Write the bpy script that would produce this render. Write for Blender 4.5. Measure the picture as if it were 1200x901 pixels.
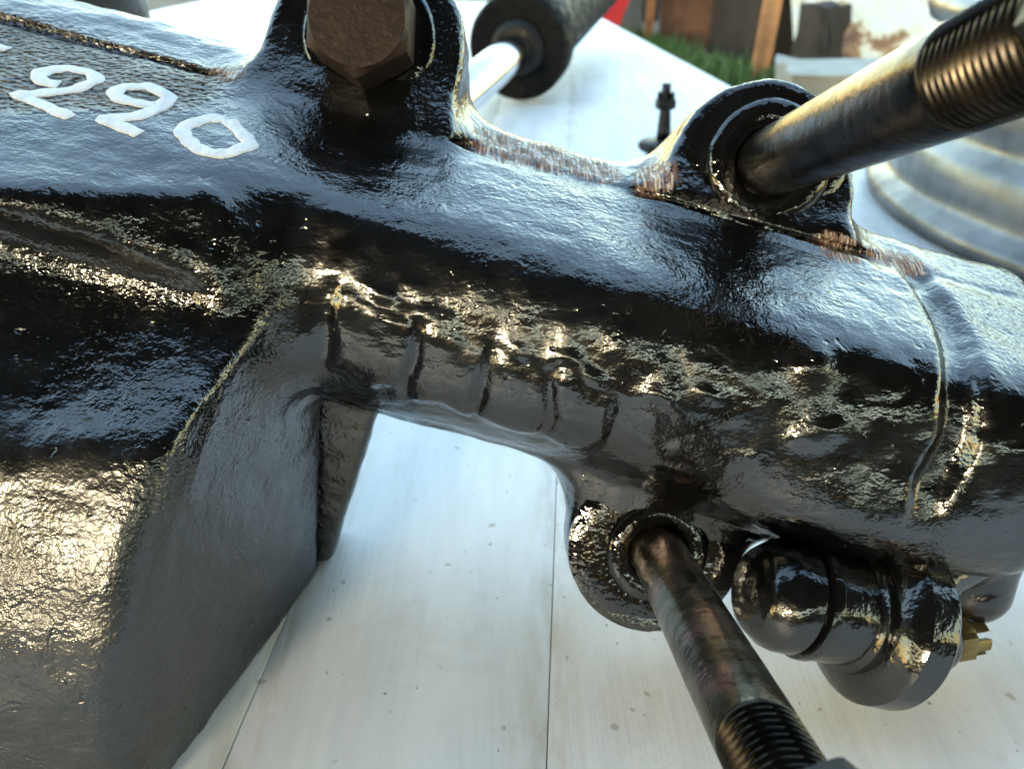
import bpy, bmesh, math, random
import numpy as np
from mathutils import Vector, Matrix
random.seed(4); RNG = np.random.default_rng(7)
R = math.radians
for o in list(bpy.data.objects): bpy.data.objects.remove(o)
scene = bpy.context.scene
C = scene.collection

# ------------------------------------------------------------------ camera
cd = bpy.data.cameras.new('camera'); cam = bpy.data.objects.new('camera', cd); C.objects.link(cam)
cam.location = (0, 0, .20); cam.rotation_euler = (R(60), 0, 0)
cd.sensor_width = 36; cd.lens = 28; cd.clip_start = .01; cd.clip_end = 500
cd.dof.use_dof = True; cd.dof.focus_distance = .188; cd.dof.aperture_fstop = 20
scene.camera = cam
# ------------------------------------------------------------------ sky, sun, exposure
SUN_EL, SUN_AZ = R(12.5), R(206)          # azimuth clockwise from +Y: low behind the photographer
w = bpy.data.worlds.new('World'); scene.world = w; w.use_nodes = True
nt = w.node_tree; nt.nodes.clear()
sky = nt.nodes.new('ShaderNodeTexSky'); sky.sky_type = 'NISHITA'; sky.sun_disc = False
sky.sun_elevation = SUN_EL; sky.sun_rotation = SUN_AZ; sky.air_density = 1.7; sky.dust_density = .7; sky.ozone_density = 1.8
bg = nt.nodes.new('ShaderNodeBackground'); bg.inputs['Strength'].default_value = .15
wo = nt.nodes.new('ShaderNodeOutputWorld')
nt.links.new(sky.outputs[0], bg.inputs[0]); nt.links.new(bg.outputs[0], wo.inputs[0])
sl = bpy.data.lights.new('sun', 'SUN'); so = bpy.data.objects.new('sun', sl); C.objects.link(so)
sl.energy = .65; sl.angle = R(10); sl.color = (1, .86, .60)
sd = Vector((math.sin(SUN_AZ)*math.cos(SUN_EL), math.cos(SUN_AZ)*math.cos(SUN_EL), math.sin(SUN_EL)))
so.rotation_euler = (-sd).to_track_quat('-Z', 'Y').to_euler(); so.location = sd*5
vs = scene.view_settings; vs.view_transform = 'Standard'; vs.look = 'None'; vs.gamma = 1; vs.use_curve_mapping = False
vs.exposure = 2.95
scene.cycles.max_bounces = 5; scene.cycles.diffuse_bounces = 3; scene.cycles.glossy_bounces = 4

# ------------------------------------------------------------------ helpers
def tag(o, label=None, cat=None, group=None, kind=None):
    if label: o['label'] = label
    if cat: o['category'] = cat
    if group: o['group'] = group
    if kind: o['kind'] = kind
    return o
def empty(name, loc=(0, 0, 0)):
    o = bpy.data.objects.new(name, None); o.location = loc; o.empty_display_size = .02; C.objects.link(o); return o
def base_of(o):
    p = Vector((0, 0, 0))
    while o is not None: p += o.location; o = o.parent
    return p
def build(name, V, F, mat, parent=None, smooth=True, loc=None, sharp=None):
    """ONE mesh object from world-space vertices; origin at loc, or at its parent's origin."""
    org = Vector(loc) if loc is not None else (base_of(parent) if parent else Vector((0, 0, 0)))
    me = bpy.data.meshes.new(name)
    me.from_pydata([tuple(Vector(v)-org) for v in V], [], F); me.update()
    if smooth: me.shade_smooth()
    if sharp: me.set_sharp_from_angle(angle=R(sharp))
    if mat: me.materials.append(mat)
    o = bpy.data.objects.new(name, me); C.objects.link(o)
    if parent: o.parent = parent; o.location = org-base_of(parent)
    else: o.location = org
    return o
def frame_z(axis, up=(0, 0, 1)):
    z = Vector(axis).normalized(); x = Vector(up).cross(z)
    if x.length < 1e-4: x = Vector((1, 0, 0))
    x.normalize(); return Matrix((x, z.cross(x), z)).transposed()
def lathe(profile, org, axis, n=64, fn=None, close=True):
    """profile: (radius, distance along axis); returns world-space verts and faces"""
    M = frame_z(axis); org = Vector(org); V = []; F = []
    for r, z in profile:
        for k in range(n):
            a = 2*math.pi*k/n; rr, zz = (fn(r, z, a) if fn else (r, z))
            V.append(org+M@Vector((rr*math.cos(a), rr*math.sin(a), zz)))
    m = len(profile)
    for i in range(m-1):
        for k in range(n):
            k2 = (k+1) % n; F.append((i*n+k, i*n+k2, (i+1)*n+k2, (i+1)*n+k))
    if close:
        F.append(tuple(range(n-1, -1, -1))); F.append(tuple((m-1)*n+k for k in range(n)))
    return V, F
def thread(r0, depth, pitch, L, org, axis, n=72, per=10):
    steps = int(L/pitch*per); prof = [(r0, L*i/steps) for i in range(steps+1)]
    def fn(r, z, a):
        p = (z/pitch+a/(2*math.pi)) % 1; e = min(1, (L-z)/pitch, z/pitch*1.2)
        t = min(1, max(0, abs(p-.5)*2*1.25-.12))
        return r-depth*t*max(0, e), z
    return lathe(prof, org, axis, n, fn)
def hexprism(af, h, org, axis, rot=0, ch=.12, castle=False):
    """hexagon with turned chamfers: many-sided lathe clipped by the six flats"""
    Rr = af/2/math.cos(R(30)); n = 96
    def fn(r, z, a):
        b = (a-rot) % R(60)-R(30); return min(r, af/2/math.cos(b)), z
    c = ch*af
    prof = [(.02*af, 0), (af*.47, 0), (Rr*1.001, c*.4), (Rr*1.001, h-c*.5), (af*.475, h), (.02*af, h)]
    return lathe(prof, org, axis, n, fn)
def tube_path(P, r, n=10):
    V = []; F = []; P = [Vector(p) for p in P]
    for i, p in enumerate(P):
        t = (P[min(i+1, len(P)-1)]-P[max(i-1, 0)]).normalized(); M = frame_z(t)
        rr = r[i] if isinstance(r, (list, tuple)) else r
        for k in range(n):
            a = 2*math.pi*k/n; V.append(p+M@Vector((rr*math.cos(a), rr*math.sin(a), 0)))
    for i in range(len(P)-1):
        for k in range(n):
            k2 = (k+1) % n; F.append((i*n+k, i*n+k2, (i+1)*n+k2, (i+1)*n+k))
    F.append(tuple(range(n-1, -1, -1))); F.append(tuple((len(P)-1)*n+k for k in range(n)))
    return V, F
def vnoise(P, scale, seed=0):
    """smooth value noise in -1..1 at the points P (n,3)"""
    g = np.random.default_rng(seed).uniform(-1, 1, (24, 24, 24)).astype(np.float32)
    q = P/scale; i = np.floor(q).astype(int); f = q-i; f = f*f*(3-2*f); out = 0
    for dx in (0, 1):
        for dy in (0, 1):
            for dz in (0, 1):
                wt = (f[:, 0] if dx else 1-f[:, 0])*(f[:, 1] if dy else 1-f[:, 1])*(f[:, 2] if dz else 1-f[:, 2])
                out = out+wt*g[(i[:, 0]+dx) % 24, (i[:, 1]+dy) % 24, (i[:, 2]+dz) % 24]
    return out
def surface_nets(S, lo, h):
    """quads on the zero level of the field S sampled at lo + h*index"""
    neg = S < 0; nx, ny, nz = S.shape
    cnt = np.zeros((nx-1, ny-1, nz-1), np.int8)
    for a in (0, 1):
        for b in (0, 1):
            for c in (0, 1): cnt += neg[a:nx-1+a, b:ny-1+b, c:nz-1+c]
    idx = np.argwhere((cnt > 0) & (cnt < 8)); del cnt
    vid = -np.ones((nx-1, ny-1, nz-1), np.int32); vid[tuple(idx.T)] = np.arange(len(idx))
    acc = np.zeros((len(idx), 3)); num = np.zeros(len(idx))
    cor = [(a, b, c) for a in (0, 1) for b in (0, 1) for c in (0, 1)]
    val = {c: S[idx[:, 0]+c[0], idx[:, 1]+c[1], idx[:, 2]+c[2]].astype(float) for c in cor}
    for c in cor:
        for ax in range(3):
            if c[ax]: continue
            d = list(c); d[ax] = 1; d = tuple(d); a, b = val[c], val[d]
            m = (a < 0) != (b < 0); t = np.where(m, a/np.where(m, a-b, 1), 0)
            p = np.tile(np.array(c, float), (len(idx), 1)); p[:, ax] += t
            acc[m] += p[m]; num[m] += 1
    V = lo+h*(idx+acc/num[:, None]); Q = []
    for ax in range(3):
        sl0 = [slice(1, -1)]*3; sl0[ax] = slice(0, -1); sl1 = [slice(1, -1)]*3; sl1[ax] = slice(1, None)
        A = neg[tuple(sl0)]; B = neg[tuple(sl1)]; off = np.array([1, 1, 1]); off[ax] = 0
        e = np.argwhere(A != B); fl = A[tuple(e.T)]; e = e+off
        b1, b2 = (ax+1) % 3, (ax+2) % 3; q = []
        for s1, s2 in ((1, 1), (0, 1), (0, 0), (1, 0)):
            p = e.copy(); p[:, b1] -= s1; p[:, b2] -= s2; q.append(vid[p[:, 0], p[:, 1], p[:, 2]])
        q = np.stack(q, 1); q[~fl] = q[~fl][:, ::-1]; Q.append(q)
    return V, np.concatenate(Q)
def vert_normals(V, Q):
    n = np.cross(V[Q[:, 2]]-V[Q[:, 0]], V[Q[:, 3]]-V[Q[:, 1]]); N = np.zeros_like(V)
    for k in range(4): np.add.at(N, Q[:, k], n)
    return N/np.maximum(np.linalg.norm(N, axis=1, keepdims=True), 1e-12)
def np_mesh(name, V, Q, N, mat, parent, attrs=None):
    used = np.unique(Q); rem = -np.ones(len(V), np.int64); rem[used] = np.arange(len(used))
    v = V[used]-np.array(base_of(parent)); q = rem[Q]
    me = bpy.data.meshes.new(name)
    me.vertices.add(len(v)); me.vertices.foreach_set('co', v.astype(np.float32).ravel())
    me.loops.add(q.size); me.loops.foreach_set('vertex_index', q.astype(np.int32).ravel())
    me.polygons.add(len(q)); me.polygons.foreach_set('loop_start', np.arange(0, q.size, 4, dtype=np.int32))
    me.update(calc_edges=True); me.shade_smooth()
    me.normals_split_custom_set_from_vertices([tuple(x) for x in N[used]])
    for k, a in (attrs or {}).items():
        at = me.attributes.new(k, 'FLOAT', 'POINT'); at.data.foreach_set('value', a[used].astype(np.float32))
    me.materials.append(mat)
    o = bpy.data.objects.new(name, me); C.objects.link(o); o.parent = parent; return o

# ------------------------------------------------------------------ materials
class Mat:
    def __init__(s, name):
        s.m = bpy.data.materials.new(name); s.m.use_nodes = True; s.t = s.m.node_tree
        s.p = s.t.nodes['Principled BSDF']; s.tc = s.t.nodes.new('ShaderNodeTexCoord')
    def n(s, typ, **kw):
        x = s.t.nodes.new('ShaderNode'+typ)
        for k, v in kw.items():
            if hasattr(x, k): setattr(x, k, v)
            else: x.inputs[k.replace('_', ' ')].default_value = v
        return x
    def l(s, a, b): s.t.links.new(a, b)
    def coord(s, scale=(1, 1, 1), rot=(0, 0, 0)):
        m = s.n('Mapping'); m.inputs['Scale'].default_value = scale; m.inputs['Rotation'].default_value = rot
        s.l(s.tc.outputs['Object'], m.inputs[0]); return m.outputs[0]
    def noise(s, scale, detail=3, rough=.5, vec=None, dist=0):
        x = s.n('TexNoise', Scale=scale, Detail=detail, Roughness=rough, Distortion=dist)
        s.l(vec if vec else s.tc.outputs['Object'], x.inputs['Vector']); return x.outputs['Fac']
    def ramp(s, fac, stops):
        r = s.n('ValToRGB'); e = r.color_ramp.elements
        while len(e) < len(stops): e.new(.5)
        for i, (p, c) in enumerate(stops):
            e[i].position = p; e[i].color = (c, c, c, 1) if isinstance(c, (int, float)) else (*c, 1)
        s.l(fac, r.inputs[0]); return r.outputs[0]
    def mix(s, fac, a, b, mode='MIX'):
        x = s.n('Mix', data_type='RGBA', blend_type=mode)
        for v, i in ((fac, 0), (a, 6), (b, 7)):
            if isinstance(v, bpy.types.NodeSocket): s.l(v, x.inputs[i])
            else: x.inputs[i].default_value = v if i == 0 else (*v, 1)
        return x.outputs[2]
    def math(s, op, a, b=0.0, clamp=False):
        x = s.n('Math', operation=op, use_clamp=clamp)
        for i, v in enumerate((a, b)):
            if isinstance(v, bpy.types.NodeSocket): s.l(v, x.inputs[i])
            else: x.inputs[i].default_value = v
        return x.outputs[0]
    def attr(s, name): return s.n('Attribute', attribute_name=name).outputs['Fac']
    def bump(s, h, dist, strength=1.0, prev=None):
        b = s.n('Bump', Strength=1.0, Distance=dist)
        if isinstance(strength, bpy.types.NodeSocket): s.l(strength, b.inputs['Strength'])
        else: b.inputs['Strength'].default_value = strength
        s.l(h, b.inputs['Height'])
        if prev: s.l(prev, b.inputs['Normal'])
        return b.outputs[0]
    def set(s, **kw):
        for k, v in kw.items():
            i = s.p.inputs[k.replace('_', ' ')]
            if isinstance(v, bpy.types.NodeSocket): s.l(v, i)
            elif isinstance(v, tuple) and len(v) == 3: i.default_value = (*v, 1)
            else: i.default_value = v
        return s.m

def enamel():
    m = Mat('black_enamel_on_cast_iron')
    wear, grit, wet = m.attr('wear'), m.attr('grit'), m.attr('wet')
    str_n = m.noise(1, 3, .6, m.coord((1100, 260, 260), (0, .2, .5)))
    sn = m.noise(260, 4, .65)
    wm = m.math('MULTIPLY', wear, m.math('ADD', m.math('MULTIPLY', m.ramp(str_n, [(.42, 0), (.5, 1)]), .9), m.ramp(sn, [(.42, 0), (.56, .6)])), True)
    wm = m.ramp(wm, [(.22, 0), (.42, 1)])
    rust = m.ramp(m.noise(1, 2, .5, m.coord((1300, 120, 200), (0, .3, .4))), [(.33, (.05, .03, .025)), (.42, (.27, .14, .095)), (.5, (.10, .08, .07)), (.56, (.40, .26, .19)), (.64, (.60, .56, .52))])
    col = m.mix(wm, (.0030, .0031, .0034), rust)
    gp = m.math('MULTIPLY', grit, m.ramp(m.noise(420, 2, .6), [(.42, 0), (.62, 1)]))
    col = m.mix(m.math('MULTIPLY', gp, .9), col, (.24, .225, .215))
    ro = m.math('ADD', m.math('MULTIPLY', m.ramp(m.noise(120, 2, .6), [(.35, .03), (.7, .15)]), 1.0), .09)
    ro = m.math('ADD', ro, m.math('MULTIPLY', m.math('ADD', m.math('ADD', wm, grit), m.math('MULTIPLY', m.attr('satin'), .6)), .26))
    b = m.bump(m.noise(85, 2, .45), .0019, .3)
    brush = m.noise(1, 2, .5, m.coord((110, 300, 300), (0, .23, -.13)))
    b = m.bump(brush, .0010, .22, b)
    patch = m.ramp(m.noise(28, 2), [(.38, .45), (.62, 1)])
    b = m.bump(m.noise(620, 2, .6), .0010, m.math('MULTIPLY', patch, m.math('SUBTRACT', .50, m.math('MULTIPLY', wet, .28))), b)
    pits = m.ramp(m.noise(300, 1, .5), [(.20, 0), (.30, 1)])
    b = m.bump(pits, .0006, .4, b)
    vo = m.n('TexVoronoi', Scale=640, feature='SMOOTH_F1'); m.l(m.tc.outputs['Object'], vo.inputs['Vector'])
    b = m.bump(vo.outputs['Distance'], .0060, m.math('MULTIPLY', grit, 1.0), b)
    b = m.bump(str_n, .0009, m.math('MULTIPLY', wm, .7), b)
    return m.set(Base_Color=col, Roughness=ro, IOR=1.95, Normal=b, Specular_IOR_Level=m.math('SUBTRACT', .5, m.math('MULTIPLY', m.math('MAXIMUM', wm, m.math('MULTIPLY', grit, .75)), .42)))
ENAMEL = enamel()
def gloss_black(name, rough=.1, bumpd=.0012, sc=240, ior=1.75, col=(.005, .005, .0055)):
    m = Mat(name); b = m.bump(m.noise(sc, 3, .5), bumpd, .5)
    b = m.bump(m.noise(sc*3.2, 2, .5), bumpd*.3, .5, b)
    return m.set(Base_Color=col, Roughness=m.ramp(m.noise(90, 3), [(.3, rough*.6), (.75, rough*1.8)]), IOR=ior, Normal=b)
WETBLACK = gloss_black('pooled_black_enamel', .06, .0010, 190)
JOINTBLACK = gloss_black('black_enamel_on_ball_joint', .13, .0008, 160)
DULLBLACK = gloss_black('dull_black_steel', .38, .0008, 300, 1.35, (.014, .013, .012))
STRUTBLACK = gloss_black('matt_black_strut', .6, .0008, 200, 1.2, (.008, .008, .008))
def zinc(name, dark):
    m = Mat(name)
    a = m.noise(55, 4, .6, None, .6); s = m.noise(1, 3, .6, m.coord((90, 500, 90)))
    if dark: stops = [(.28, (.02, .018, .018)), (.42, (.05, .045, .043)), (.52, (.085, .074, .062)), (.6, (.08, .06, .058)), (.74, (.22, .205, .175))]
    else: stops = [(.28, (.03, .02, .013)), (.42, (.10, .07, .04)), (.5, (.16, .145, .10)), (.58, (.24, .14, .13)), (.7, (.32, .25, .11))]
    col = m.ramp(a, stops)
    col = m.mix(m.ramp(s, [(.5, 0), (.72, .55)]), col, (.02, .016, .013))
    sp = m.ramp(m.noise(600, 2, .6), [(.62, 0), (.68, 1)]); col = m.mix(m.math('MULTIPLY', sp, .8), col, (.015, .012, .01))
    b = m.bump(m.noise(420, 4, .6), .0005, .35)
    return m.set(Base_Color=col, Metallic=.9, Roughness=m.ramp(m.noise(140, 3), [(.3, .14), (.7, .34)]), Normal=b)
ZINC = zinc('yellow_passivated_steel', False); ZINCDARK = zinc('oily_tarnished_steel', True)
def brownhead():
    m = Mat('rusty_brown_bolt_head'); n = m.noise(110, 5, .65)
    col = m.ramp(n, [(.25, (.008, .0045, .0035)), (.5, (.024, .012, .008)), (.75, (.05, .027, .018))])
    col = m.mix(m.ramp(m.noise(700, 2), [(.6, 0), (.7, .6)]), col, (.09, .05, .035))
    return m.set(Base_Color=col, Metallic=.35, Roughness=.55, Normal=m.bump(m.noise(480, 4, .6), .0006, .5))
BROWN = brownhead()
THREAD = Mat('brassy_thread'); THREAD = THREAD.set(Base_Color=THREAD.ramp(THREAD.noise(70, 4, .6), [(.3, (.014, .013, .012)), (.5, (.034, .029, .024)), (.7, (.07, .057, .04))]), Metallic=.95, Roughness=.27)
def marker():
    m = Mat('white_paint_marker'); s = m.noise(1, 3, .6, m.coord((500, 160, 160)))
    return m.set(Base_Color=m.ramp(s, [(.3, (.68, .70, .74)), (.6, (.85, .85, .85))]), Roughness=.6, Normal=m.bump(m.noise(700, 2), .0004, .6))
MARKER = marker()
def tablepaint(name, tint):
    m = Mat(name); g = m.noise(1, 5, .6, m.coord((110, 4, 40))); big = m.noise(9, 3, .5)
    col = m.ramp(m.noise(1, 5, .62, m.coord((60, 9, 20)), .4), [(.3, tuple(x*.84 for x in tint)), (.62, tint)])
    col = m.mix(m.ramp(big, [(.35, 0), (.7, .35)]), col, (.66, .70, .77))
    gr = m.ramp(m.noise(26, 5, .7, None, .8), [(.56, 0), (.68, .38)]); col = m.mix(gr, col, (.58, .57, .55))
    sp = m.ramp(m.noise(190, 1, .3), [(.735, 0), (.78, 1)]); col = m.mix(m.math('MULTIPLY', sp, .6), col, (.34, .29, .22))
    sp2 = m.ramp(m.noise(430, 1, .3, m.coord((1, .6, 1))), [(.77, 0), (.80, 1)]); col = m.mix(m.math('MULTIPLY', sp2, .7), col, (.1, .09, .08))
    dp = m.n('VectorMath', operation='DOT_PRODUCT'); dp.inputs[1].default_value = (.9976, -.0692, 0); m.l(m.tc.outputs['Object'], dp.inputs[0])
    for off in (.0375, .1262):                                   # grime and flaked paint along two joints
        dist = m.math('ABSOLUTE', m.math('ADD', dp.outputs['Value'], off))
        near = m.ramp(m.math('MULTIPLY', dist, 60), [(0, 1), (.18, .75), (.75, 0)])
        fl = m.ramp(m.noise(1, 4, .65, m.coord((120, 30, 60))), [(.44, 0), (.60, 1)])
        col = m.mix(m.math('MULTIPLY', m.math('MULTIPLY', near, fl), .75), col, (.52, .49, .42))
    b = m.bump(g, .0016, .5); b = m.bump(m.noise(240, 3, .6), .0005, .3, b)
    return m.set(Base_Color=col, Roughness=m.ramp(g, [(.3, .42), (.7, .6)]), Normal=b)
TABLEWHITE = tablepaint('white_painted_board', (.79, .81, .83)); TABLECREAM = tablepaint('cream_stained_board', (.76, .75, .70))
def steel():
    m = Mat('worn_wheel_steel'); n = m.noise(18, 4, .6)
    return m.set(Base_Color=m.ramp(n, [(.3, (.11, .107, .103)), (.7, (.30, .295, .285))]), Metallic=.95, Roughness=m.ramp(m.noise(40, 3), [(.3, .28), (.7, .5)]), Normal=m.bump(m.noise(90, 3), .001, .2))
STEEL = steel()
def simple(name, col, rough=.5, metal=0, var=.25, sc=20, bd=.002):
    m = Mat(name); n = m.noise(sc, 4, .6)
    return m.set(Base_Color=m.ramp(n, [(.3, tuple(x*(1-var) for x in col)), (.7, tuple(min(1, x*(1+var)) for x in col))]), Roughness=rough, Metallic=metal, Normal=m.bump(m.noise(sc*5, 3), bd, .3))
CHROME = simple('chromed_rod', (.62, .62, .63), .12, 1, .1, 30, .0003)
BRASS = simple('brass_coloured_nut', (.22, .165, .07), .35, .9, .4, 120, .0004)
def rustpanel():
    m = Mat('rusted_cream_sheet'); n = m.noise(4.2, 6, .65, None, .6)
    col = m.ramp(n, [(.42, (.72, .70, .62)), (.51, (.70, .64, .46)), (.55, (.36, .19, .07)), (.62, (.14, .06, .025)), (.70, (.03, .02, .015))])
    return m.set(Base_Color=col, Roughness=.55, Normal=m.bump(n, .01, .3))
RUSTPANEL = rustpanel()
RUST = simple('brown_rust', (.15, .075, .04), .8, 0, .6, 8, .01)
DARKRUST = simple('dark_oily_rust', (.03, .022, .017), .7, 0, .5, 9, .01)
ORANGE = simple('orange_rust', (.45, .20, .07), .7, 0, .4, 12, .006)
RED = simple('red_plastic', (.55, .03, .035), .45, 0, .12, 10)
GREY = simple('grey_plastic', (.09, .09, .095), .55, 0, .3, 10)
DIRT = simple('bare_earth', (.10, .085, .065), .95, 0, .5, 3, .03)
def grassm():
    m = Mat('grass_blades'); return m.set(Base_Color=m.ramp(m.noise(7, 3), [(.3, (.05, .10, .02)), (.7, (.12, .21, .05))]), Roughness=.6)
GRASS = grassm()

# ------------------------------------------------------------------ ground and table
GZ = -.30
g = build('ground', [(-60, -60, GZ), (60, -60, GZ), (60, 200, GZ), (-60, 200, GZ)], [(0, 1, 2, 3)], DIRT, smooth=False); tag(g, kind='structure')
E_ = Vector((.0692, .9976, 0)); S_ = Vector((.9976, -.0692, 0))       # along the boards, across the boards
TT = .028
table = empty('painted_table', (.1, .9, GZ)); tag(table, 'white painted board table under the black housing', 'table')
def far_end(a):
    """where a board at offset a meets the skewed far edge of the table (distance along it)"""
    l1 = 1.0328+(.3251-a)*5.36; l2 = 1.03+(a-.26)*.22
    return min(2.6, l1 if a < .262 else l2)
edges = [-1.12, -.80, -.44, -.0887, 0.0, .3, .66, 1.02]
for i in range(len(edges)-1):
    a, b = edges[i]+.00012, edges[i+1]-.00012
    cuts = sorted({a, b} | ({.262} if a < .262 < b else set()))
    out = [(a, -.06), (b, -.06)]+[(x, far_end(x)-.069*x) for x in reversed(cuts)]
    bm = bmesh.new(); dz = random.uniform(-.0006, .0006)
    vs_ = [bm.verts.new(S_*x+E_*y+Vector((0, 0, dz-TT))) for x, y in out]
    f = bm.faces.new(vs_); ex = bmesh.ops.extrude_face_region(bm, geom=[f])
    bmesh.ops.translate(bm, vec=(0, 0, TT), verts=[e for e in ex['geom'] if isinstance(e, bmesh.types.BMVert)])
    bmesh.ops.bevel(bm, geom=[e for e in bm.edges], offset=.0005, segments=2, affect='EDGES', profile=.6)
    bmesh.ops.recalc_face_normals(bm, faces=bm.faces[:])
    bm.verts.index_update(); V = [v.co.copy() for v in bm.verts]; F = [[v.index for v in f.verts] for f in bm.faces]; bm.free()
    build('board', V, F, TABLECREAM if i == 2 else TABLEWHITE, table, True, sharp=40)
def box_vf(x0, x1, y0, y1, z0, z1):
    V = [(x, y, z) for x in (x0, x1) for y in (y0, y1) for z in (z0, z1)]
    return V, [(0, 1, 3, 2), (4, 6, 7, 5), (0, 4, 5, 1), (2, 3, 7, 6), (0, 2, 6, 4), (1, 5, 7, 3)]
for x, y in ((-.9, .05), (.9, .0), (-.6, 2.1), (.62, .95)):
    build('leg', *box_vf(x-.03, x+.03, y-.03, y+.03, GZ, -TT-.0008), TABLEWHITE, table, False)

# added roof, out of view: blocks sky to darken the reflections in the paint
ADDEDWOOD = simple('added_dark_timber', (.022, .019, .017), .85, 0, .3, 3, .01)
roof = empty('added_shade_roof', (0, -2.0, GZ)); tag(roof, 'added dark timber roof above and behind the viewpoint, unseen, darkening the paint reflections', 'roof')
def tilted(y, z): return Vector((0, y, z+.15*(y+4.6)))
for i in range(30):
    x0, x1 = -6+.4*i+.004, -5.6+.4*i-.004
    V = [tilted(y, z)+Vector((x, 0, 0)) for x in (x0, x1) for y in (-4.6, -.03) for z in (1.40, 1.425)]
    build('added_roof_board', V, box_vf(0, 1, 0, 1, 0, 1)[1], ADDEDWOOD, roof, False)
for y in (-4.5, -2.1, -.1):
    V = [tilted(y+dy, z)+Vector((x, 0, 0)) for x in (-6.05, 6.05) for dy in (-.04, .04) for z in (1.27, 1.398)]
    build('added_rafter', V, box_vf(0, 1, 0, 1, 0, 1)[1], ADDEDWOOD, roof, False)
for x in (-5.9, 5.9):
    for y in (-4.5, -.1): build('added_post', *box_vf(x-.05, x+.05, y-.05, y+.05, GZ, tilted(y, 1.25).z), ADDEDWOOD, roof, False)

fence = empty('added_board_fence', (0, -4.9, GZ)); tag(fence, 'added low dark board fence behind the viewpoint, unseen, narrowing the bright horizon reflection', 'fence')  # added fence, out of view: narrows the bright sky gap mirrored in the enamel
for i in range(70):
    x = -7+.2*i; build('added_fence_board', *box_vf(x+.003, x+.197, -4.91, -4.89, GZ, 1.02+random.uniform(-.02, .02)), ADDEDWOOD, fence, False)

# ------------------------------------------------------------------ the black casting
O = np.array([.01008, .2141, .1008])
AX = np.array([[.9650, -.1311, -.2271], [.2622, .4825, .8357], [0, -.8660, .5]])     # rows: along, across, out
def W3(u, v, w_): return Vector(O+(np.array([u, v, w_])*.001)@AX)
def W3d(u, v, w_): return Vector(np.array([u, v, w_])@AX)
ROOT = empty('cast_housing', (-.10, .17, 0))
tag(ROOT, 'glossy black painted cast housing with white marker digits and long studs', 'housing')
STUD = np.array([.038, -.125, .991]); STUD /= np.linalg.norm(STUD)
smin = lambda a, b, k: np.minimum(a, b)-np.maximum(k-np.abs(a-b), 0)**2/(4*k)
smax = lambda a, b, k: -smin(-a, -b, k)
def fields(u, v, w_):
    """signed distances (mm) of the pieces of the casting"""
    # world coordinates in mm (relative to the foot of the camera)
    X = 10.08+.9650*u+.2622*v; Y = 214.1-.1311*u+.4825*v-.8660*w_; Z = 100.8-.2271*u+.8357*v+.5*w_
    T = .766*v+.643*w_-32.7
    rr = np.sqrt(v*v+w_*w_)
    tube = smax(rr-40, T, 5); tube = smax(tube, np.maximum(u-150, -u-135), 16)
    tube = smin(tube, smax(rr-27, u-215, 3), 5)
    # band groove near the end of the barrel
    gu = u-104+.05*v+1.0*np.sin(v*.21)
    tube = tube+3.3*np.exp(-(gu/4.6)**4)*np.clip((rr-20)/10, 0, 1)
    fl = w_+.0
    us, vs2 = u-.038*w_, v+.126*w_
    slab = smax(smax(np.abs(w_+11)-11, np.abs(vs2-5)-46, 4), T+1.1, 3); slab = smax(slab, np.maximum(u-140, -u-190), 4)
    seam = np.sqrt((T-.3)**2+(v-40.5)**2*.9)-1.5-.9*np.clip((u-60)/30, 0, 1)*np.clip((100-u)/20, 0, 1)
    def lug(cu, cv, r, cap):
        d = np.sqrt((us-cu)**2+(vs2-cv)**2)-r
        web = np.maximum(np.abs(us-cu)-r*.96, np.where(cv > 0, vs2-cv, cv-vs2)); web = smax(web, -np.where(cv > 0, vs2, -vs2)+20, 2)
        return smax(np.minimum(d, web), np.abs(w_+11)-11-cap, 3)
    l1 = lug(-71.5, 62.0, 29, 3.5); l2 = lug(50.5, 57.5, 26.5, 2); l3 = lug(49.5, -58.5, 26, 0)
    # upper housing on the left: slab with a lip, recess below it
    front = w_-49-np.maximum(-84-u, 0)*.42
    up = smax(smax(T, front, 3), -v-20+(w_-20)*.08, 5); up = smax(up, u+77-.25*np.maximum(w_-36, 0), 14)
    core = smax(smax(w_-38-.16*np.maximum(-84-u, 0)+.24*(v+5)-1.2*np.sin(u*.13), np.abs(v+19)-51, 6), u+77-.1*w_, 8)
    core = smax(core, T+6, 5)
    up = smin(up, core, 12)
    fill = (np.sqrt(((u+71)/17)**2+((v+20)/25)**2+((w_-20)/19)**2)-1)*17; up = smin(up, fill, 12); up = smax(smax(up, -u-205, 4), -w_-22, 4)
    # leg block standing on the table (world-vertical), with a stepped shelf
    right = (X+78-.30*(Y-134)-.15*(Z-102))/1.07
    yf = 122+np.maximum(Z-40, 0)**2*.0062
    leg = smax(right, yf-Y, 7)
    inner = smax(leg, Z-111+(168-Y)*1.05, 3)                             # shelf sloping down behind a raised rim
    inner = smax(inner, Z-108+(165-Y)*.40, 2)
    rim = smax(smax(leg, Z-110+(165-Y)*.46, 3), -np.maximum(right+13, yf-Y+7), 1.5)
    leg = smin(inner, rim, 2)
    leg = smax(leg, Y-214, 5); leg = smax(leg, -Z+.0, 2); leg = smax(leg, -X-215, 4)
    plate = smax(smax(X+46+(55-Z)*.36, np.abs(Y-226)-9, 3), smax(Z-96, -Z, 2), 3); plate = smax(plate, -X-215, 3)
    leg = smin(leg, plate, 3)
    # swell under the barrel towards the lower lug, and blob towards the end
    sw = np.sqrt(((u-92)/48)**2+((v+28)/17)**2+((w_-8)/26)**2); sw = (sw-1)*17
    neck = np.sqrt(((u-47)/30)**2+((v+40)/22)**2+((w_+10)/16)**2); neck = (neck-1)*16
    bar = smin(smin(tube, sw, 10), neck, 12)
    return bar, slab, l1, l2, l3, up, leg, seam
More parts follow.
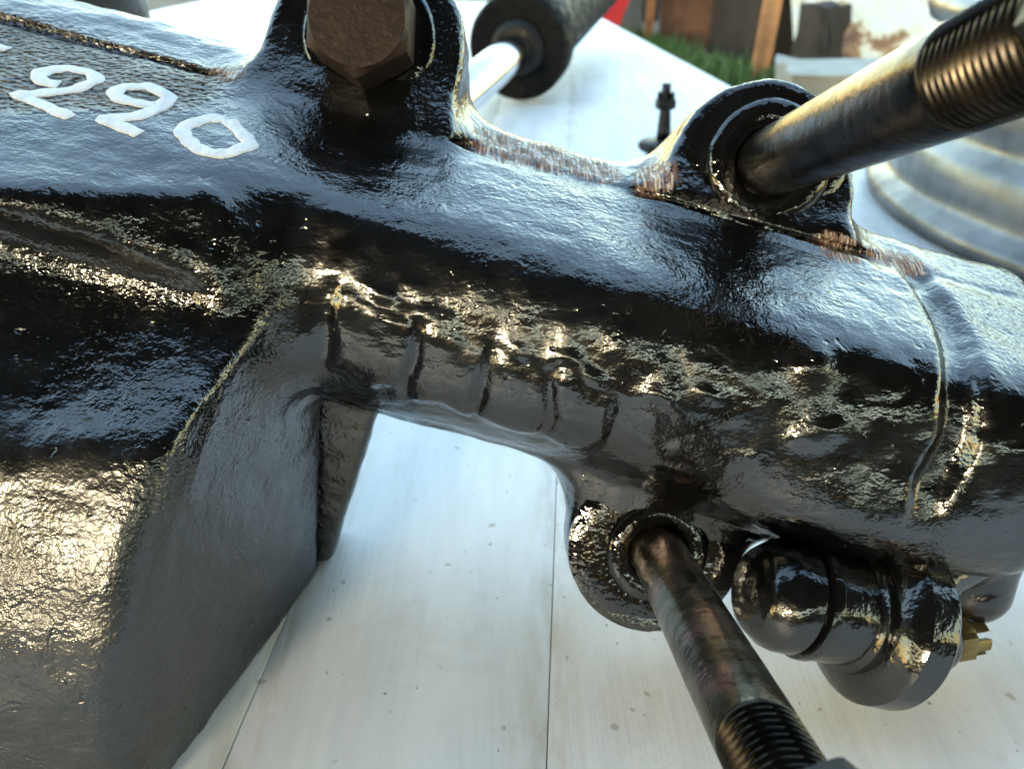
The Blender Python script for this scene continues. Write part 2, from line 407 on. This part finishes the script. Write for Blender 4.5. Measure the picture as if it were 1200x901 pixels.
def casting(u, v, w_):
    bar, slab, l1, l2, l3, up, leg, seam = fields(u, v, w_)
    s = smin(slab, l1, 20); s = smin(s, l2, 20); s = smin(s, l3, 16)
    s = smin(s, bar, 5); s = smin(s, up, 7); s = smin(s, leg, 7)
    return smax(s, -seam, .8)
h = 1.15
lo = np.array([-210., -172., -76.]); hi = np.array([190., 98., 84.])
ns = np.ceil((hi-lo)/h).astype(int)+1
ax = [(lo[k]+h*np.arange(ns[k])).astype(np.float32) for k in range(3)]
S = np.empty(ns, np.float32)
for i0 in range(0, ns[0], 32):
    uu, vv, ww = np.meshgrid(ax[0][i0:i0+32], ax[1], ax[2], indexing='ij'); S[i0:i0+32] = casting(uu, vv, ww)
S[0] = S[-1] = 5; S[:, 0] = S[:, -1] = 5; S[:, :, 0] = S[:, :, -1] = 5
Vl, Q = surface_nets(S, lo, h); del S
Nl = vert_normals(Vl, Q)
u, v, w_ = Vl.T
# cast-in relief: raised pads under thick paint, swellings, runs
phi = np.degrees(np.arctan2(v, w_)); onb = np.exp(-((np.sqrt(v*v+w_*w_)-40)/3.5)**2)
wob = 2.2*vnoise(Vl, 9, 3); uw = u+wob
def bumpf(x, a, b, e): return 1/(1+np.exp(-(x-a)/e))*1/(1+np.exp((x-b)/e))
top = -17-.16*(uw+50)-4*vnoise(Vl*[1, .3, .3], 8, 5); botm = -52-.10*(uw+50)+4*vnoise(Vl*[1, .3, .3], 7, 6)
pads = 0
for a, b in ((-51, -31), (-28.5, -12), (-9.5, 5), (7.5, 22)): pads = np.maximum(pads, bumpf(uw, a, b, .5)*bumpf(phi, botm, top, 1.3))
d = 1.7*pads*onb
d += onb*1.1*np.exp(-((phi-(top+4))/3)**2)*bumpf(u, -52, 42, 3)*(.6+.8*vnoise(Vl, 5, 8))
d += onb*2.0*np.exp(-(((u-66)/5)**2+((phi-2)/8)**2))+onb*1.5*np.exp(-(((u-72)/6)**2+((phi+22)/7)**2))
d += .55*vnoise(Vl, 17, 1)+.28*vnoise(Vl, 6.5, 2)
lumps = np.clip(vnoise(Vl, 4.2, 9)-.15, 0, 1)
zone = onb*bumpf(phi, -60, -10, 5)*bumpf(u, 30, 78, 5)
d += 1.1*lumps*zone+.16*vnoise(Vl, 3, 10)
Vl = Vl+Nl*d[:, None]
Nl2 = vert_normals(Vl, Q)
def spot(cu, cv, cw, r1, r2=None): r2 = r2 or r1; return np.exp(-((u-cu)/r1)**2-((v-cv)/r2)**2-((w_-cw)/14)**2)
wear = np.zeros(len(u))
for c_ in ((-26, 45, -3, 9, 7), (-12, 46, -4, 9, 7), (2, 46, -4, 8, 5), (21, 46, -4, 6, 6), (-108, 41, 0, 6, 4), (76, 39, 3, 7, 4), (96, 42, 0, 9, 4)):
    wear = np.maximum(wear, spot(*c_))
Tn = .766*v+.643*w_-32.7
grit = bumpf(u, -230, -104, 2.5)*bumpf(Tn, -2.0, 9, .4)*bumpf(w_, 2, 44, 2)*np.clip(.9+.5*vnoise(Vl, 14, 12), 0, 1)
grit = np.clip(grit-bumpf(w_+.5*(u+120), 34, 90, 2), 0, 1)
satin = bumpf(fields(u, v, w_)[6], -50, 3, 1.5)*bumpf(-u, 48, 400, 2)*bumpf(v, -300, -60, 4)
wet = np.clip(onb*bumpf(phi, -110, 10, 6)+bumpf(v, -70, -36, 4)*bumpf(u, 25, 80, 4), 0, 1)
names = ['barrel', 'mounting_flange', 'lug', 'lug', 'lug', 'upper_housing', 'support_leg']
fld = np.stack(fields(u, v, w_)[:7], 1); fld[:, 1] += .4
part = fld.argmin(1)[Q]; part = np.where((part[:, 0] == part[:, 1]) | (part[:, 0] == part[:, 2]), part[:, 0], part[:, 3])
Vw = O+(Vl*.001)@AX; Nw = Nl2@AX
for k, nm in enumerate(names):
    q = Q[part == k]
    lab = np.arange(len(Vw))
    while True:                                  # connected pieces: each becomes a part of its own
        mn = lab[q].min(1); new = lab.copy()
        for c4 in range(4): np.minimum.at(new, q[:, c4], mn)
        new = new[new]
        if (new == lab).all(): break
        lab = new
    fl_ = lab[q[:, 0]]
    for c5 in np.unique(fl_):
        qq = q[fl_ == c5]
        np_mesh(nm, Vw, qq, Nw, ENAMEL, ROOT, {'wear': wear, 'grit': grit, 'wet': wet, 'satin': satin})

# hardware screwed into the lugs
sdir = W3d(*STUD)
def ring(name, org, r_in, r_out, t, mat, parent, bulge=.3, dist=0.0, seed=0):
    pr = [(r_in, 0), (r_in, t*.7), (r_in+(r_out-r_in)*.15, t), (r_in+(r_out-r_in)*.5, t*(1+bulge)), (r_out-(r_out-r_in)*.15, t), (r_out, t*.6), (r_out, -.0008)]
    rg = random.Random(seed); ph = [rg.uniform(0, 6.28) for _ in range(4)]
    def fn(r, z, a): return r*(1+dist*(math.sin(2*a+ph[0])+.6*math.sin(5*a+ph[1])+.4*math.sin(9*a+ph[2]))), z
    V, F = lathe(pr, org, sdir, 72, fn, False)
    return build(name, V, F, mat, parent, sharp=60)
def stud(cu, cv, w0, rad, Ls, Lt, mat, nutmat, nut_at, rot, wr):
    k = w0/STUD[2]; org = W3(cu+STUD[0]*k, cv+STUD[1]*k, w0)
    ring('washer', org-sdir*.0005, rad*1.05, wr, .0026, WETBLACK, ROOT, .25, .006, 1)
    ring('spring_washer', org+sdir*.0018, rad*1.03, rad*1.9, .0034, WETBLACK, ROOT, .15, .01, 2)
    r = rad
    V, F = lathe([(r, -.004), (r, Ls-.0016), (r*.97, Ls), (r*.955, Ls+.0012)], org, sdir, 72)
    st = build('stud', V, F, mat, ROOT, sharp=50)
    V, F = thread(r*.99, .0014, .0020, Lt, org+sdir*(Ls+.0006), sdir)
    build('thread', V, F, THREAD, st, sharp=70)
    V, F = hexprism(.0245, .013, org+sdir*(Ls+nut_at), sdir, rot)
    build('nut', V, F, nutmat, ROOT, sharp=35)
stud(50.5, 58.6, 2, .0095, .1040, .046, ZINCDARK, DULLBLACK, .0325, R(12), .0232)
stud(49.2, -58.5, 0, .0079, .0985, .036, ZINC, DULLBLACK, .0255, R(20), .0255)
k = 4/STUD[2]; ho = W3(-70.6+STUD[0]*k, 63.5+STUD[1]*k, 4)
ring('washer', ho-sdir*.001, .010, .0195, .0026, WETBLACK, ROOT, .1, .005, 5)
V, F = hexprism(.0272, .017, ho+sdir*.0022, sdir, R(27), .1); build('bolt_head', V, F, BROWN, ROOT, sharp=12)

# digits painted on the top of the housing with a white marker
G0 = [(-165.0, 30.5, 18.0), (-161.1, 30.2, 18.3)]
G1 = [(-139.1, 22.5, 27.5), (-143.4, 22.2, 27.8), (-146.0, 24.0, 25.6), (-145.2, 26.8, 22.4), (-141.9, 29.0, 19.7), (-136.0, 28.5, 20.3), (-132.3, 26.0, 23.3), (-134.1, 22.5, 27.5), (-139.6, 18.7, 32.0), (-143.4, 16.0, 35.2), (-136.4, 14.8, 36.6), (-131.3, 13.4, 38.3), (-125.9, 12.2, 39.7)]
G2 = [(-113.4, 23.1, 26.8), (-116.4, 22.2, 27.8), (-121.5, 21.8, 28.4), (-124.6, 23.4, 26.4), (-124.2, 26.1, 23.1), (-120.0, 28.7, 20.1), (-112.5, 27.3, 21.8), (-111.7, 22.3, 27.6), (-113.7, 17.5, 33.4), (-119.1, 14.0, 37.5), (-113.8, 13.4, 38.3), (-108.8, 12.7, 39.2)]
G3 = [(-95.0, 24.8, 24.8), (-99.3, 23.2, 26.6), (-101.9, 19.5, 31.0), (-100.7, 16.4, 34.8), (-97.4, 14.5, 37.0), (-94.9, 13.3, 38.4), (-90.1, 12.8, 39.1), (-86.1, 14.4, 37.1), (-84.0, 18.3, 32.5), (-88.5, 21.0, 29.2), (-95.0, 24.8, 24.8)]
TN = np.array([0, .766, .643])
from mathutils.bvhtree import BVHTree
sel = np.where((Vl[Q[:, 0], 0] < -70) & (Vl[Q[:, 0], 1] > -12) & (Vl[Q[:, 0], 2] > -8))[0]
bvh = BVHTree.FromPolygons([tuple(x) for x in Vl], [tuple(int(i) for i in q) for q in Q[sel]])
def stroke(pts, wd, seed, sh=Vector((0, 0, 0))):
    """a ribbon of paint laid on the metal, following its relief"""
    rg = random.Random(seed); P = [Vector(p)+sh for p in pts]; D = []
    for i in range(len(P)-1):
        p0, p1, p2, p3 = P[max(i-1, 0)], P[i], P[i+1], P[min(i+2, len(P)-1)]
        sharp = (p2-p1).length > 5.5
        for j in range(10):
            t = j/10
            D.append(p1.lerp(p2, t) if sharp else .5*((2*p1)+(p2-p0)*t+(2*p0-5*p1+4*p2-p3)*t*t+(3*p1-p0-3*p2+p3)*t**3))
    D.append(P[-1]); n = Vector(TN); V = []; F = []
    cols = [-1, -.92, -.6, -.2, .2, .6, .92, 1]; hts = [-.25, .22, .34, .38, .38, .34, .22, -.25]
    for i, p in enumerate(D):
        t = (D[min(i+1, len(D)-1)]-D[max(i-1, 0)]).normalized(); sd_ = n.cross(t).normalized()
        ww = wd*(1+.10*math.sin(i*.55+seed)+rg.uniform(-.05, .05))*(.75 if i in (0, len(D)-1) else 1)
        for cc, hh in zip(cols, hts):
            q = p+sd_*ww*cc; hit = bvh.ray_cast(q+n*12, -n, 30)
            if hit[0] is not None: q = hit[0]
            V.append(W3(*(q+n*(hh if 0 < i < len(D)-1 else -.25))))
    m = len(cols)
    for i in range(len(D)-1):
        for j in range(m-1): F.append((i*m+j, i*m+j+1, (i+1)*m+j+1, (i+1)*m+j))
    return V, F
for G, wd, sd2 in ((G0, 1.9, 1), (G1, 2.1, 2), (G2, 2.1, 3), (G3, 2.15, 4)):
    build('painted_digit', *stroke(G, wd, sd2), MARKER, ROOT)

# ------------------------------------------------------------------ ball joint lying under the barrel
cap = Vector((.0668, .1620, .0415)); fc = Vector((.1080, .1660, .0268)); ja = (fc-cap).normalized()
bj = empty('ball_joint', (.10, .165, 0)); tag(bj, 'black ball joint with wide flange lying on the table beside the lower stud', 'ball joint')
V, F = lathe([(.003, -.001), (.0100, -.0009), (.0118, .0003), (.0150, .0052), (.0156, .0075), (.0157, .0118), (.0150, .0128), (.0138, .0130), (.0136, .0145)], cap, ja, 64); build('cap', V, F, JOINTBLACK, bj, sharp=35)
V, F = lathe([(.0140, .0138), (.0162, .0142), (.0166, .0152), (.0166, .0166), (.0160, .0172), (.0161, .0285), (.0168, .0292), (.0178, .0296), (.0178, .0318), (.0170, .033)], cap, ja, 64); build('barrel', V, F, JOINTBLACK, bj, sharp=35)
V, F = lathe([(.0165, .0322), (.0190, .0328), (.0236, .0352), (.0252, .0372), (.0254, .0450), (.0246, .0462), (.0200, .0472), (.005, .0472)], cap, ja, 72); build('flange', V, F, JOINTBLACK, bj, sharp=35)
def capsule(P, a, b, r0, r1):
    a, b = np.array(a), np.array(b); ab = b-a; t = np.clip(((P-a)@ab)/(ab@ab), 0, 1)
    return np.linalg.norm(P-(a+t[..., None]*ab), axis=-1)-(r0+(r1-r0)*t)
hh = 1.2; lo2 = np.array([100., 135., -2.]); n2 = np.array([118, 82, 70])
G = np.stack(np.meshgrid(*[lo2[k]+hh*np.arange(n2[k]) for k in range(3)], indexing='ij'), -1)
s1 = capsule(G, (108, 164, 30), (122, 172, 31), 8, 6)
s1 = smin(s1, capsule(G, (112, 166, 14), (126, 170, 12.5), 10.5, 9.5), 2)
s1 = smin(s1, capsule(G, (143, 184, 22), (145, 186, 30), 12, 11), 3)
s1 = smin(s1, capsule(G, (112, 168, 33), (170, 196, 44), 7, 9), 5); s1 = smin(s1, capsule(G, (165, 194, 43), (232, 215, 46), 9, 9), 6)
web = np.maximum(np.abs((G[..., 1]-166)-.6*(G[..., 0]-112))-4, np.maximum(G[..., 0]-146, 104-G[..., 0])); web = np.maximum(web, np.maximum(G[..., 2]-38, 18-G[..., 2]))
s1 = smin(s1, web, 3)
s1 = np.maximum(s1, 1.0-G[..., 2])
s1[0] = s1[-1] = 5; s1[:, 0] = s1[:, -1] = 5; s1[:, :, 0] = s1[:, :, -1] = 5
V2, Q2 = surface_nets(s1, lo2, hh); N2 = vert_normals(V2, Q2); V2 = V2*.001
np_mesh('arm', V2, Q2, N2, JOINTBLACK, bj)
def castle_nut(parent, org, axis, af, hgt, mat, rot=0):
    org = Vector(org); axis = Vector(axis).normalized()
    V, F = hexprism(af, hgt*.6, org, axis, rot); nut = build('castle_nut', V, F, mat, parent, sharp=35)
    M = frame_z(axis); r1, r0 = af*.47, af*.29
    for k in range(6):
        a0, a1 = R(60*k+12)+rot, R(60*k+48)+rot; V = []; F = []
        for z in (hgt*.58, hgt):
            for rr in (r0, r1):
                for j in range(5): a = a0+(a1-a0)*j/4; V.append(org+axis*z+M@Vector((rr*math.cos(a), rr*math.sin(a), 0)))
        for j in range(4): F += [(j, j+1, 6+j, 5+j), (10+j, 15+j, 16+j, 11+j), (5+j, 6+j, 16+j, 15+j), (j, 10+j, 11+j, j+1)]
        F += [(0, 5, 15, 10), (4, 14, 19, 9)]
        build('castellation', V, F, mat, nut, False)
    return nut
castle_nut(bj, Vector((.1320, .1715, .0110)), (.93, .20, -.02), .0125, .0115, BRASS, R(15))

# ------------------------------------------------------------------ pin standing on the table further back
pin = empty('ball_pin', (.1400, .7464, 0)); tag(pin, 'small black ball pin with castle nut standing upright on the far boards', 'ball pin')
po = Vector((.1400, .7464, 0)); up = Vector((-.03, 0, 1)).normalized()
V, F = lathe([(.016, 0), (.0175, .003), (.0175, .012), (.014, .016), (.012, .020)], po, (0, 0, 1), 48); build('housing', V, F, JOINTBLACK, pin, sharp=50)
V, F = lathe([(.012, .018), (.0215, .0195), (.0235, .0215), (.0235, .0245), (.021, .027), (.009, .0285), (.007, .029)], po, (0, 0, 1), 48); build('flange', V, F, DULLBLACK, pin, sharp=50)
V, F = lathe([(.0068, .027), (.0062, .040), (.0046, .058), (.0042, .078)], po, up, 32); build('shank', V, F, ZINCDARK, pin)
castle_nut(pin, po+up*.056, up, .0165, .0145, DULLBLACK, R(10))

# ------------------------------------------------------------------ strut, drum and wheel rim on the table
b0 = Vector((.0080, 1.075, .066)); sa = (Vector((-.0557, .8377, .047))-b0).normalized()
st = empty('damper_strut', (0, 1.08, 0)); tag(st, 'dark damper strut with chromed rod lying behind the hex bolt', 'strut')
V, F = lathe([(.030, -.55), (.050, -.545), (.052, -.05), (.056, -.045), (.0635, -.040), (.0640, .0), (.060, .006), (.036, .006), (.034, .002)], b0, sa, 64); build('body', V, F, STRUTBLACK, st, sharp=40)
V, F = lathe([(.036, .0), (.034, .010), (.027, .016), (.024, .016)], b0, sa, 48); build('seal', V, F, DULLBLACK, st, sharp=40)
V, F = lathe([(.0215, -.02), (.0215, .30), (.019, .304)], b0, sa, 48); build('rod', V, F, CHROME, st, sharp=40)
dr = empty('metal_drum', (-.375, .60, 0)); tag(dr, 'dark brown metal drum behind the digits at the top left', 'drum')
V, F = lathe([(.115, 0), (.121, .004), (.121, .018), (.117, .022), (.117, .20), (.121, .205), (.121, .23), (.115, .235), (.02, .235)], (-.375, .60, 0), (0, 0, 1), 96); build('shell', V, F, DULLBLACK, dr, sharp=40)
V, F = lathe([(.060, .2345), (.060, .245), (.056, .247), (.01, .247)], (-.375, .60, 0), (0, 0, 1), 64); build('lid', V, F, RUST, dr, sharp=40)
rm = empty('wheel_rim', (.61, .60, 0)); tag(rm, 'worn grey steel wheel rim lying flat behind the upper stud', 'wheel rim')
rc = (.61, .60, 0)
pr = [(.285, .004), (.300, 0), (.312, .003), (.315, .010), (.311, .016), (.302, .020), (.2985, .026), (.3005, .032), (.300, .052), (.2955, .058), (.288, .062), (.286, .070), (.2885, .076), (.289, .098), (.284, .104), (.275, .110), (.274, .122), (.279, .130), (.292, .136), (.296, .146), (.293, .154), (.284, .156), (.272, .148), (.262, .130), (.258, .06), (.268, .01)]
V, F = lathe(pr, rc, (0, 0, 1), 160, None, False); build('rim_well', V, F, STEEL, rm, sharp=60)
V, F = lathe([(.262, .075), (.22, .083), (.17, .070), (.11, .085), (.07, .085), (.07, .078), (.11, .078), (.17, .062), (.22, .075), (.262, .067)], rc, (0, 0, 1), 96, None, False); build('wheel_disc', V, F, STEEL, rm, sharp=60)
bk = empty('rubber_block', (.335, .40, 0)); tag(bk, 'dark blue-black rubber block in front of the wheel rim at the right edge', 'block')
bm = bmesh.new(); bmesh.ops.create_cube(bm, size=1)
for vv in bm.verts: vv.co = Vector((vv.co.x*.07*(1-.25*vv.co.z), vv.co.y*.07, vv.co.z*.05+.025))
bmesh.ops.bevel(bm, geom=bm.edges[:], offset=.008, segments=3, affect='EDGES'); bm.verts.index_update()
V = [Vector((.355, .42, 0))+Matrix.Rotation(R(25), 3, 'Z')@vv.co for vv in bm.verts]; F = [[x.index for x in f.verts] for f in bm.faces]; bm.free()
build('body', V, F, simple('blue_black_rubber', (.012, .015, .022), .55), bk, sharp=50)

# ------------------------------------------------------------------ scrap and grass beyond the table
def slab(name, label, cat, pts, thick, mat, wav=0, group=None):
    """a sheet with real thickness through 4 corner points (bottom-left, bottom-right, top-right, top-left)"""
    A, B, Cc, D = [Vector(p) for p in pts]; n = (B-A).cross(D-A).normalized(); V = []; F = []; N = 14
    for side in (0, 1):
        for i in range(N+1):
            for j in range(N+1):
                s, t = i/N, j/N; p = A.lerp(B, s).lerp(D.lerp(Cc, s), t)
                V.append(p+n*(thick*side+wav*math.sin(s*7+t*2)*math.sin(t*4+1)))
    m = (N+1)**2; ix = lambda sd, i, j: sd*m+i*(N+1)+j
    for i in range(N):
        for j in range(N):
            F += [(ix(0, i, j), ix(0, i, j+1), ix(0, i+1, j+1), ix(0, i+1, j)), (ix(1, i, j), ix(1, i+1, j), ix(1, i+1, j+1), ix(1, i, j+1))]
    for i in range(N):
        F += [(ix(0, i, 0), ix(0, i+1, 0), ix(1, i+1, 0), ix(1, i, 0)), (ix(0, i, N), ix(1, i, N), ix(1, i+1, N), ix(0, i+1, N)),
              (ix(0, 0, i), ix(1, 0, i), ix(1, 0, i+1), ix(0, 0, i+1)), (ix(0, N, i), ix(0, N, i+1), ix(1, N, i+1), ix(1, N, i))]
    o = build(name, V, F, mat, None, True, loc=(A+B)/2, sharp=40); return tag(o, label, cat, group)
slab('sheet_metal_scrap', 'cream painted sheet metal panel with brown rust patches leaning behind the upper stud', 'panel',
     [(1.02, 3.02, GZ), (2.6, 3.3, GZ), (2.75, 3.75, .55), (.96, 3.35, .35)], .004, RUSTPANEL, .012)
slab('rusty_strip', 'orange rusty steel strip standing left of the cream rusted panel', 'strip',
     [(.86, 3.06, GZ), (.925, 3.07, GZ), (.99, 3.2, .25), (.925, 3.2, .25)], .012, ORANGE, .004)
slab('rusty_stake', 'thin orange rusty stake behind the grass patch', 'stake',
     [(.60, 3.95, GZ), (.635, 3.95, GZ), (.66, 4.0, .3), (.625, 4.0, .3)], .03, ORANGE, .0)
def crate(name, label, cat, c, sz, rz, mat):
    bm = bmesh.new(); bmesh.ops.create_cube(bm, size=1)
    bmesh.ops.subdivide_edges(bm, edges=bm.edges[:], cuts=5, use_grid_fill=True)
    for vv in bm.verts:
        vv.co = Vector((vv.co.x*sz[0]*(1+.10*vv.co.z), vv.co.y*sz[1], (vv.co.z+.5)*sz[2]))
        if vv.co.z > .01: vv.co += Vector((random.uniform(-1, 1), random.uniform(-1, 1), random.uniform(-1, 1)))*.008
    top = [f for f in bm.faces if f.normal.z > .9]
    bm.verts.index_update(); M = Matrix.Rotation(rz, 3, 'Z')
    V = [Vector(c)+M@vv.co for vv in bm.verts]; F = [[x.index for x in f.verts] for f in bm.faces]; bm.free()
    return tag(build(name, V, F, mat, None, True, loc=c, sharp=40), label, cat)
crate('rusty_tank', 'dark brown rusty tank standing behind the grass', 'tank', (1.02, 4.15, GZ), (.62, .4, .62), R(-12), RUST)
crate('oily_engine_block', 'black oily engine block between rusty tank and cream panel', 'engine block', (1.16, 3.72, GZ), (.48, .40, .45), R(20), DARKRUST)
crate('rusty_gearbox', 'small black gearbox scrap in front of the cream rusted panel', 'gearbox', (1.045, 2.93, GZ), (.11, .12, .27), R(20), DARKRUST)
crate('grey_case', 'grey plastic case beyond the far edge of the table', 'case', (.45, 4.75, GZ), (.42, .3, .36), R(35), GREY)
crate('black_case', 'black case standing beside the grey case', 'case', (.62, 5.3, GZ), (.5, .3, .7), R(5), DARKRUST)
V = [(.335, 3.75, GZ), (.42, 3.75, GZ), (.42, 3.95, GZ), (.335, 3.95, GZ), (.10, 3.7, .16), (.58, 3.72, .16), (.56, 4.0, .16), (.12, 4.0, .16)]
tag(build('red_funnel', V, [(0, 3, 2, 1), (4, 5, 6, 7), (0, 1, 5, 4), (1, 2, 6, 5), (2, 3, 7, 6), (3, 0, 4, 7)], RED, None, False, loc=(.4, 3.85, GZ)), 'red plastic hopper tapering down at the far table corner', 'hopper')
crate('pale_stone', 'pale rounded stone block low behind the upper washer', 'stone', (1.02, 2.42, GZ), (.46, .3, .15), R(-8), simple('pale_stone', (.36, .35, .30), .8, 0, .2, 12, .01))
V = []; F = []
for k in range(2600):
    cx, cy = random.choice([(.55, 3.6), (.68, 3.3), (.62, 3.9), (.82, 3.05), (.50, 4.1)])
    x = random.gauss(cx, .09); y = random.gauss(cy, .14); hg = random.uniform(.03, .09); a = random.uniform(0, 6.28); wd = .004
    dx, dy = math.cos(a)*wd, math.sin(a)*wd; lx, ly = random.uniform(-.03, .03), random.uniform(-.03, .03); i = len(V)
    V += [(x-dx, y-dy, GZ), (x+dx, y+dy, GZ), (x+dx*.6+lx*.5, y+dy*.6+ly*.5, GZ+hg*.65), (x-dx*.6+lx*.5, y-dy*.6+ly*.5, GZ+hg*.65), (x+lx, y+ly, GZ+hg)]
    F += [(i, i+1, i+2, i+3), (i+3, i+2, i+4)]
tag(build('grass', V, F, GRASS, None, False), 'short green grass growing beyond the table edge', 'grass', kind='stuff')
